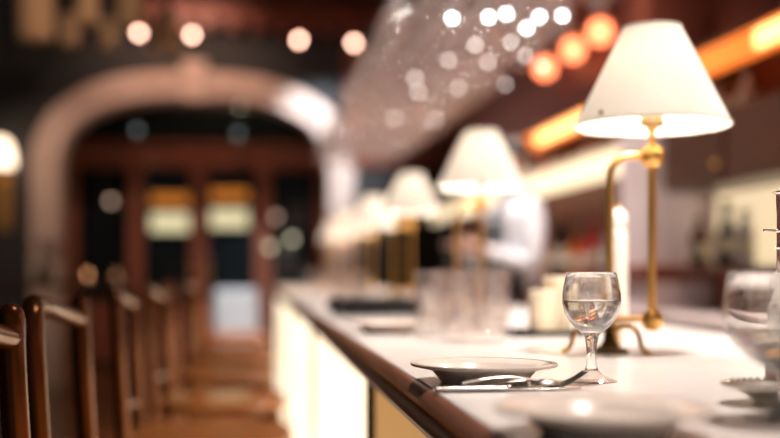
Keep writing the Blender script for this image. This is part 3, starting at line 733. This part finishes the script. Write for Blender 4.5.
# wall sconce at the left
q_ = P(10, 170, 10.85)
ws = thing('wall_sconce', 'glowing wall sconce with brass backplate left of the arch', 'sconce', (q_.x, FARY-.02, q_.z))
M_sconce = emis('sconce_glass', (1.0, .72, .50), 2.6)
MB().lathe([(.13, 0), (.132, .04), (.115, .15), (.09, .22), (.05, .26), (0, .265)], 24, (0, -.16, 0)).build('shade', M_sconce, ws)
MB().tube(bez([(0, -.16, .02), (0, -.16, -.08), (0, -.10, -.14), (0, -.01, -.12)], 5), .012, 10).build('arm', M_brass, ws)
MB().box((-.07, -.02, -.62), (.07, .012, -.06)).build('backplate', mat('brass_plate', (.55, .30, .09), .4, .8), ws, bevel=.01)
# hanging tan lanterns at the top left
lan = [(36, 14, 36, 52, 0), (88, 4, 22, 40, 0), (70, 30, 19, 30, 0), (108, 34, 17, 28, 0), (131, 4, 26, 42, 0), (166, 27, 36, 46, 1)]
lw = ['widest leftmost', 'upper slim', 'lower second', 'lowest small', 'upper tall', 'bell-shaped']
for k, (px, py, wp, hp_, bell) in enumerate(lan):
    d = 8.6 + .5*(k in (2, 3)); q_ = P(px, py, d); r = wp*.5*d/F; h = hp_*d/F
    t = thing('hanging_lantern', f'{lw[k]} tan paper lantern hanging in the upper left corner', 'lantern', (q_.x, q_.y, q_.z - h/2), group='tan lanterns at the upper left')
    pr = [(r*.9, 0), (r, .02), (r, h-.02), (r*.9, h), (r*.3, h)] if not bell else [(r, 0), (r*.95, h*.25), (r*.7, h*.6), (r*.35, h*.92), (.02, h)]
    MB().lathe(pr, 20).build('paper_shade', M_tan, t)
    MB().lathe([(0, h-.004), (r*.31, h-.004), (r*.31, h+.01), (0, h+.01)], 14).build('cap', M_dbrass, t)
    MB().tube([(0, 0, h), (0, 0, CEIL-(q_.z-h/2))], .004, 6).build('cord', M_cord, t)
# tall white-clothed table at the end of the aisle
q_ = P(236, HOR, 9.8)
tb = thing('high_table', 'small high table under a white cloth at the end of the aisle', 'table', (q_.x, q_.y, 0))
mb = MB(); n = 40; vs, fs = [], []
for j, (s_, z) in enumerate(((0, .965), (.185, .965), (.198, .955), (.200, .85), (.206, .52))):
    for i in range(n):
        a = 2*PI*i/n; c, s2 = math.cos(a), math.sin(a); e = .35
        rr2 = s_ * (1 + (.03*math.sin(i*PI/2.5) if j >= 3 else 0))
        vs.append((rr2*math.copysign(abs(c)**e, c), rr2*math.copysign(abs(s2)**e, s2), z))
for j in range(4):
    for i in range(n):
        k = (i+1) % n; fs.append((j*n+i, j*n+k, (j+1)*n+k, (j+1)*n+i))
mb.add(vs, fs).build('tablecloth', mat('white_cloth', (.70, .72, .76), .8, noise=(8, (.66, .68, .72), .3, .7)), tb)
for sx in (-1, 1):
    for sy in (-1, 1):
        MB().box((sx*.15-.02, sy*.15-.02, 0), (sx*.15+.02, sy*.15+.02, .95)).build('leg', M_wood, tb)
# console with candles at the left
q_ = P(100, HOR, 7.6); cz = CAMZ + (HOR-276)*7.6/F - .045
ct = thing('console_table', 'dark wooden console table holding two candles, left of the aisle', 'table', (q_.x-.25, q_.y, 0))
MB().box((-.55, -.16, cz-.04), (.40, .16, cz)).build('tabletop', M_wood, ct, bevel=.006)
for sx in (-.52, .37):
    for sy in (-.13, .13):
        MB().box((sx-.02, sy-.02, 0), (sx+.02, sy+.02, cz-.041)).build('leg', M_wood, ct)
for px, nm_, s_ in ((88, 'brighter', 3.2), (116, 'dimmer', .9)):
    q2 = P(px, 268, 7.6)
    t = thing('candle_holder', f'{nm_} small candle glowing on the dark console table', 'candle', (q2.x, q_.y, cz), group='candles on the console')
    MB().lathe([(0, 0), (.03, 0), (.033, .05), (.031, .05), (.029, .004), (0, .004)], 18).build('cup', M_tumb, t)
    MB().lathe([(0, .005), (.024, .005), (.024, .03), (0, .03)], 16).build('wax', M_wax, t)
    MB().lathe([(0, .031), (.009, .040), (.010, .050), (.006, .068), (0, .085)], 14).build('flame', emis('flame_'+nm_, (1.0, .42, .18), s_), t)
# flower vase on the console
q2 = P(46, HOR, 7.6)
vs_ = thing('flower_vase', 'dark red flowers with green leaves in a vase on the console table', 'flowers', (q2.x, q_.y, cz))
MB().lathe([(0, 0), (.04, 0), (.055, .04), (.05, .09), (.03, .12), (.036, .13), (.030, .128), (0, .02)], 20).build('vase', mat('dark_glaze', (.03, .05, .045), .2), vs_)
M_pet, M_leaf = mat('petal', (.22, .03, .025), .6), mat('leaf', (.02, .07, .05), .5)
for k in range(9):
    a = random.uniform(0, 2*PI); r = random.uniform(.03, .14); h = random.uniform(.18, .30)
    c = Vector((r*math.cos(a), r*math.sin(a)*.6, h))
    fl = MB().tube(bez([(0, 0, .1), tuple(c*.6+Vector((0, 0, .03))), tuple(c)], 4), .003, 6).build('stem', M_leaf, vs_)
    mb = MB()
    for q in range(6):
        b = q*PI/3; mb.tube([c, c+Vector((.02*math.cos(b), .02*math.sin(b), .012)), c+Vector((.036*math.cos(b), .036*math.sin(b), .022))], [.006, .016, .003], 6, .35)
    mb.sphere(c+Vector((0, 0, .01)), .012, 8)
    mb.build('blossom', M_pet, fl)
    MB().tube([c*.5+Vector((0, 0, .05)), c*.6+Vector((.03, 0, .07)), c*.75+Vector((.06, .01, .05))], [.004, .018, .002], 6, .2).build('leaf', M_leaf, fl)
# ceiling spotlight washing the right of the arch with cool light
def track_spot(x, y, tgt, power, col, ang, label):
    sl = thing('track_spot', label, 'spotlight', (x, y, CEIL), group='ceiling spotlights')
    o_ = Vector((0, 0, -.16)); aim = (Vector(tgt) - Vector((x, y, CEIL-.16))).normalized()
    MB().tube([(0, 0, 0), (0, 0, -.16)], .012, 10).build('stem', M_black, sl)
    MB().tube([o_-aim*.06, o_+aim*.10], .04, 18).build('housing', M_black, sl)
    ld = bpy.data.lights.new('spot_beam', 'SPOT'); ld.energy = power; ld.color = col; ld.spot_size = math.radians(ang); ld.spot_blend = .8; ld.shadow_soft_size = .03
    lo = bpy.data.objects.new('spot_beam', ld); C.objects.link(lo); lo.parent = sl; lo.location = o_+aim*.12; lo.rotation_euler = aim.to_track_quat('-Z', 'Y').to_euler()
track_spot(.75, 9.3, (.75, FARY, 2.30), 420, (.84, .91, 1.0), 44, 'small black ceiling spotlight aimed at the right side of the arch')
track_spot(-.6, 9.2, (-.65, FARY, 2.90), 85, (1.0, .62, .46), 82, 'added small black spotlight brightening the crown of the arch')  # warm fill added to lift the plaster at the crown
track_spot(-.1, 8.6, (-.2, 9.7, .8), 380, (.92, .95, 1.0), 22, 'added small black spotlight brightening the white-clothed high table')  # extra cool beam added so the white cloth reads bright
track_spot(-.05, 6.2, (-.02, 7.6, 0), 520, (1.0, .58, .28), 34, 'added small black spotlight warming the aisle floor')  # orange fill added to warm the floor and the far stools
track_spot(-1.0, 6.6, (-1.75, 8.6, 3.25), 45, (1.0, .75, .55), 60, 'added small black spotlight brightening the tan lanterns')  # weak fill added to make the lanterns visible
track_spot(-.2, 11.7, (-.3, VY, 2.4), 26, (1.0, .62, .42), 120, 'added small black spotlight brightening the doors inside the vestibule')  # fill added to bring out the red transom beam
track_spot(-2.2, 8.8, (-2.0, FARY, 1.7), 75, (1.0, .70, .55), 46, 'added small black spotlight brightening the left leg of the arch')  # warm wash added to brighten the left jamb

# ------------------------------------------------------------------ bartender
def skin_obj(name, verts, edges, root, m, parent, sub=2):
    keys = list(verts); me = bpy.data.meshes.new(name)
    me.from_pydata([verts[k][0] for k in keys], [(keys.index(a), keys.index(b)) for a, b in edges], [])
    o = bpy.data.objects.new(name, me); C.objects.link(o)
    md = o.modifiers.new('skin', 'SKIN'); md.use_smooth_shade = True
    if not me.skin_vertices: me.skin_vertices.new()
    for i, k in enumerate(keys):
        r = verts[k][1]; me.skin_vertices[0].data[i].radius = r if isinstance(r, tuple) else (r, r)
        me.skin_vertices[0].data[i].use_root = (k == root)
    ms = o.modifiers.new('sub', 'SUBSURF'); ms.levels = sub; ms.render_levels = sub
    dg = bpy.context.evaluated_depsgraph_get(); dg.update()
    me2 = bpy.data.meshes.new_from_object(o.evaluated_get(dg)); o.modifiers.clear(); o.data = me2
    me2.materials.clear(); me2.materials.append(m)
    me2.polygons.foreach_set('use_smooth', [True]*len(me2.polygons))
    o.parent = parent; return o
bp = P(513, HOR, 5.5)
man = thing('person', 'person in a white shirt and dark apron behind the bar, holding a dark shaker', 'person', (bp.x, bp.y, 0), math.radians(14))
M_skin = mat('skin', (.55, .33, .24), .5, noise=(20, (.50, .29, .21), .3, .7))
M_shirt = mat('shirt', (.84, .86, .91), .75, noise=(6, (.80, .82, .88), .3, .7), bump=(12, .6))
M_apron = mat('apron', (.02, .022, .025), .7, noise=(15, (.03, .03, .032), .3, .7))
M_hair = mat('hair', (.025, .015, .010), .45, bump=(120, .5), stretch=(1, 1, .2))
B = {'pel': ((0, 0, .95), (.12, .15)), 'wai': ((0, 0, 1.10), (.11, .135)), 'che': ((-.01, 0, 1.30), (.125, .165)), 'nkb': ((.005, 0, 1.47), (.07, .08)), 'nk': ((-.01, 0, 1.535), .052), 'hd0': ((-.025, 0, 1.60), (.075, .070)), 'hd1': ((-.02, 0, 1.68), (.095, .078)), 'hd2': ((-.01, 0, 1.745), (.07, .06))}
E = [('pel', 'wai'), ('wai', 'che'), ('che', 'nkb'), ('nkb', 'nk'), ('nk', 'hd0'), ('hd0', 'hd1'), ('hd1', 'hd2')]
for s_, nmn in ((-1, 'l'), (1, 'r')):
    B.update({'sh'+nmn: ((.01, s_*.185, 1.42), .062), 'el'+nmn: ((-.02, s_*.235, 1.15), .045), 'wr'+nmn: ((-.225, s_*.12, 1.235), .029), 'pa'+nmn: ((-.285, s_*.085, 1.250), (.026, .036)),
              'hp'+nmn: ((.0, s_*.09, .90), .088), 'kn'+nmn: ((-.01, s_*.10, .50), .058), 'an'+nmn: ((.02, s_*.105, .085), .040), 'to'+nmn: ((-.14, s_*.12, .035), .035)})
    E += [('che', 'sh'+nmn), ('sh'+nmn, 'el'+nmn), ('el'+nmn, 'wr'+nmn), ('wr'+nmn, 'pa'+nmn), ('pel', 'hp'+nmn), ('hp'+nmn, 'kn'+nmn), ('kn'+nmn, 'an'+nmn), ('an'+nmn, 'to'+nmn)]
    for q in range(4):           # fingers curl around the shaker at x = -.33
        z = 1.283 - q*.021; l_ = (.92, 1.0, .95, .8)[q]
        B.update({f'f{nmn}{q}a': ((-.315, s_*.075, z), .0095), f'f{nmn}{q}b': ((-.350*l_-.012, s_*.058, z+.002), .0090), f'f{nmn}{q}c': ((-.372*l_-.006, s_*.030, z+.002), .0078)})
        E += [('pa'+nmn, f'f{nmn}{q}a'), (f'f{nmn}{q}a', f'f{nmn}{q}b'), (f'f{nmn}{q}b', f'f{nmn}{q}c')]
    B.update({'t'+nmn+'a': ((-.275, s_*.055, 1.285), .0115), 't'+nmn+'b': ((-.298, s_*.040, 1.305), .0098)})
    E += [('pa'+nmn, 't'+nmn+'a'), ('t'+nmn+'a', 't'+nmn+'b')]
body = skin_obj('body', B, E, 'pel', M_skin, man)
S = {'pel': ((0, 0, .93), (.135, .165)), 'wai': ((0, 0, 1.10), (.130, .155)), 'che': ((-.01, 0, 1.30), (.145, .185)), 'nkb': ((.0, 0, 1.475), (.082, .092))}
SE = [('pel', 'wai'), ('wai', 'che'), ('che', 'nkb')]
for s_, nmn in ((-1, 'l'), (1, 'r')):
    S.update({'sh'+nmn: ((.01, s_*.19, 1.42), .080), 'el'+nmn: ((-.02, s_*.24, 1.145), .062), 'wr'+nmn: ((-.215, s_*.125, 1.232), .042)})
    SE += [('che', 'sh'+nmn), ('sh'+nmn, 'el'+nmn), ('el'+nmn, 'wr'+nmn)]
shirt = skin_obj('shirt', S, SE, 'pel', M_shirt, man)
MB().lathe([(.060, 0), (.072, .002), (.066, .040), (.060, .042)], 24, (-.005, 0, 1.495), closed=True).build('collar', M_shirt, shirt)
T = {'pel': ((0, 0, .93), (.140, .170))}; TE = []
for s_, nmn in ((-1, 'l'), (1, 'r')):
    T.update({'hp'+nmn: ((.0, s_*.092, .86), .102), 'kn'+nmn: ((-.01, s_*.10, .50), .076), 'an'+nmn: ((.02, s_*.105, .10), .062)})
    TE += [('pel', 'hp'+nmn), ('hp'+nmn, 'kn'+nmn), ('kn'+nmn, 'an'+nmn)]
skin_obj('trousers', T, TE, 'pel', M_apron, man)
mb = MB(); vs, fs = [], []; n = 14
for j, (z, rx, ry) in enumerate(((1.38, .168, .12), (1.25, .176, .15), (1.08, .160, .19), (.9, .172, .20), (.6, .175, .215))):
    for i in range(n):
        a = PI + (i/(n-1)-.5)*PI*.85; vs.append((rx*math.cos(a), ry*math.sin(a), z))
for j in range(4):
    for i in range(n-1): fs.append((j*n+i, j*n+i+1, (j+1)*n+i+1, (j+1)*n+i))
ap = mb.add(vs, fs).build('apron', M_apron, man); md = ap.modifiers.new('solid', 'SOLIDIFY'); md.thickness = .004
# head details
hair = MB(); hair.sphere((.012, 0, 1.715), .093, 20, 1.0); hr = hair.build('hair', M_hair, man); hr.scale = (1.06, .93, 1); 
MB().tube(bez([(-.108, 0, 1.695), (-.126, 0, 1.665), (-.132, 0, 1.650), (-.108, 0, 1.642)], 4), [.006]*5+[.010]*4+[.011]*3+[.006], 8).build('nose', M_skin, man)
for s_ in (-1, 1):
    MB().sphere((-.098, s_*.032, 1.690), .011, 12).build('eye', mat('eye_white', (.8, .78, .75), .2), man)
    MB().sphere((-.106, s_*.032, 1.690), .006, 10).build('iris', mat('iris', (.03, .02, .015), .2), man)
    MB().tube([(-.098, s_*.018, 1.707), (-.100, s_*.032, 1.711), (-.092, s_*.048, 1.706)], .004, 6).build('eyebrow', M_hair, man)
    MB().sphere((-.005, s_*.083, 1.675), .026, 12, 1.3).build('ear', M_skin, man).scale = (.8, 1, 1)
MB().tube([(-.094, -.024, 1.615), (-.102, 0, 1.613), (-.094, .024, 1.615)], .006, 8).build('mouth', mat('lip', (.45, .18, .15), .5), man)
for s_ in (-1, 1):
    MB().tube(bez([(.045, s_*.108, .045), (.0, s_*.112, .05), (-.09, s_*.118, .045), (-.18, s_*.125, .032)], 4), [.042]*5+[.046]*7+[.030], 12, .9).build('shoe', M_black, man)
shk = thing('cocktail_shaker', 'dark shaker held in both hands of the person behind the bar', 'shaker', (bp.x-.335*math.cos(math.radians(14)), bp.y-.335*math.sin(math.radians(14)), 1.165))
MB().lathe([(0, 0), (.034, 0), (.036, .005), (.043, .12), (.043, .145), (.038, .165), (.026, .188), (.024, .192), (0, .192)], 26).build('body', mat('dark_steel', (.05, .045, .045), .25, 1.0), shk)
MB().lathe([(0, .193), (.022, .193), (.020, .222), (.014, .230), (0, .230)], 22).build('cap', M_black, shk)
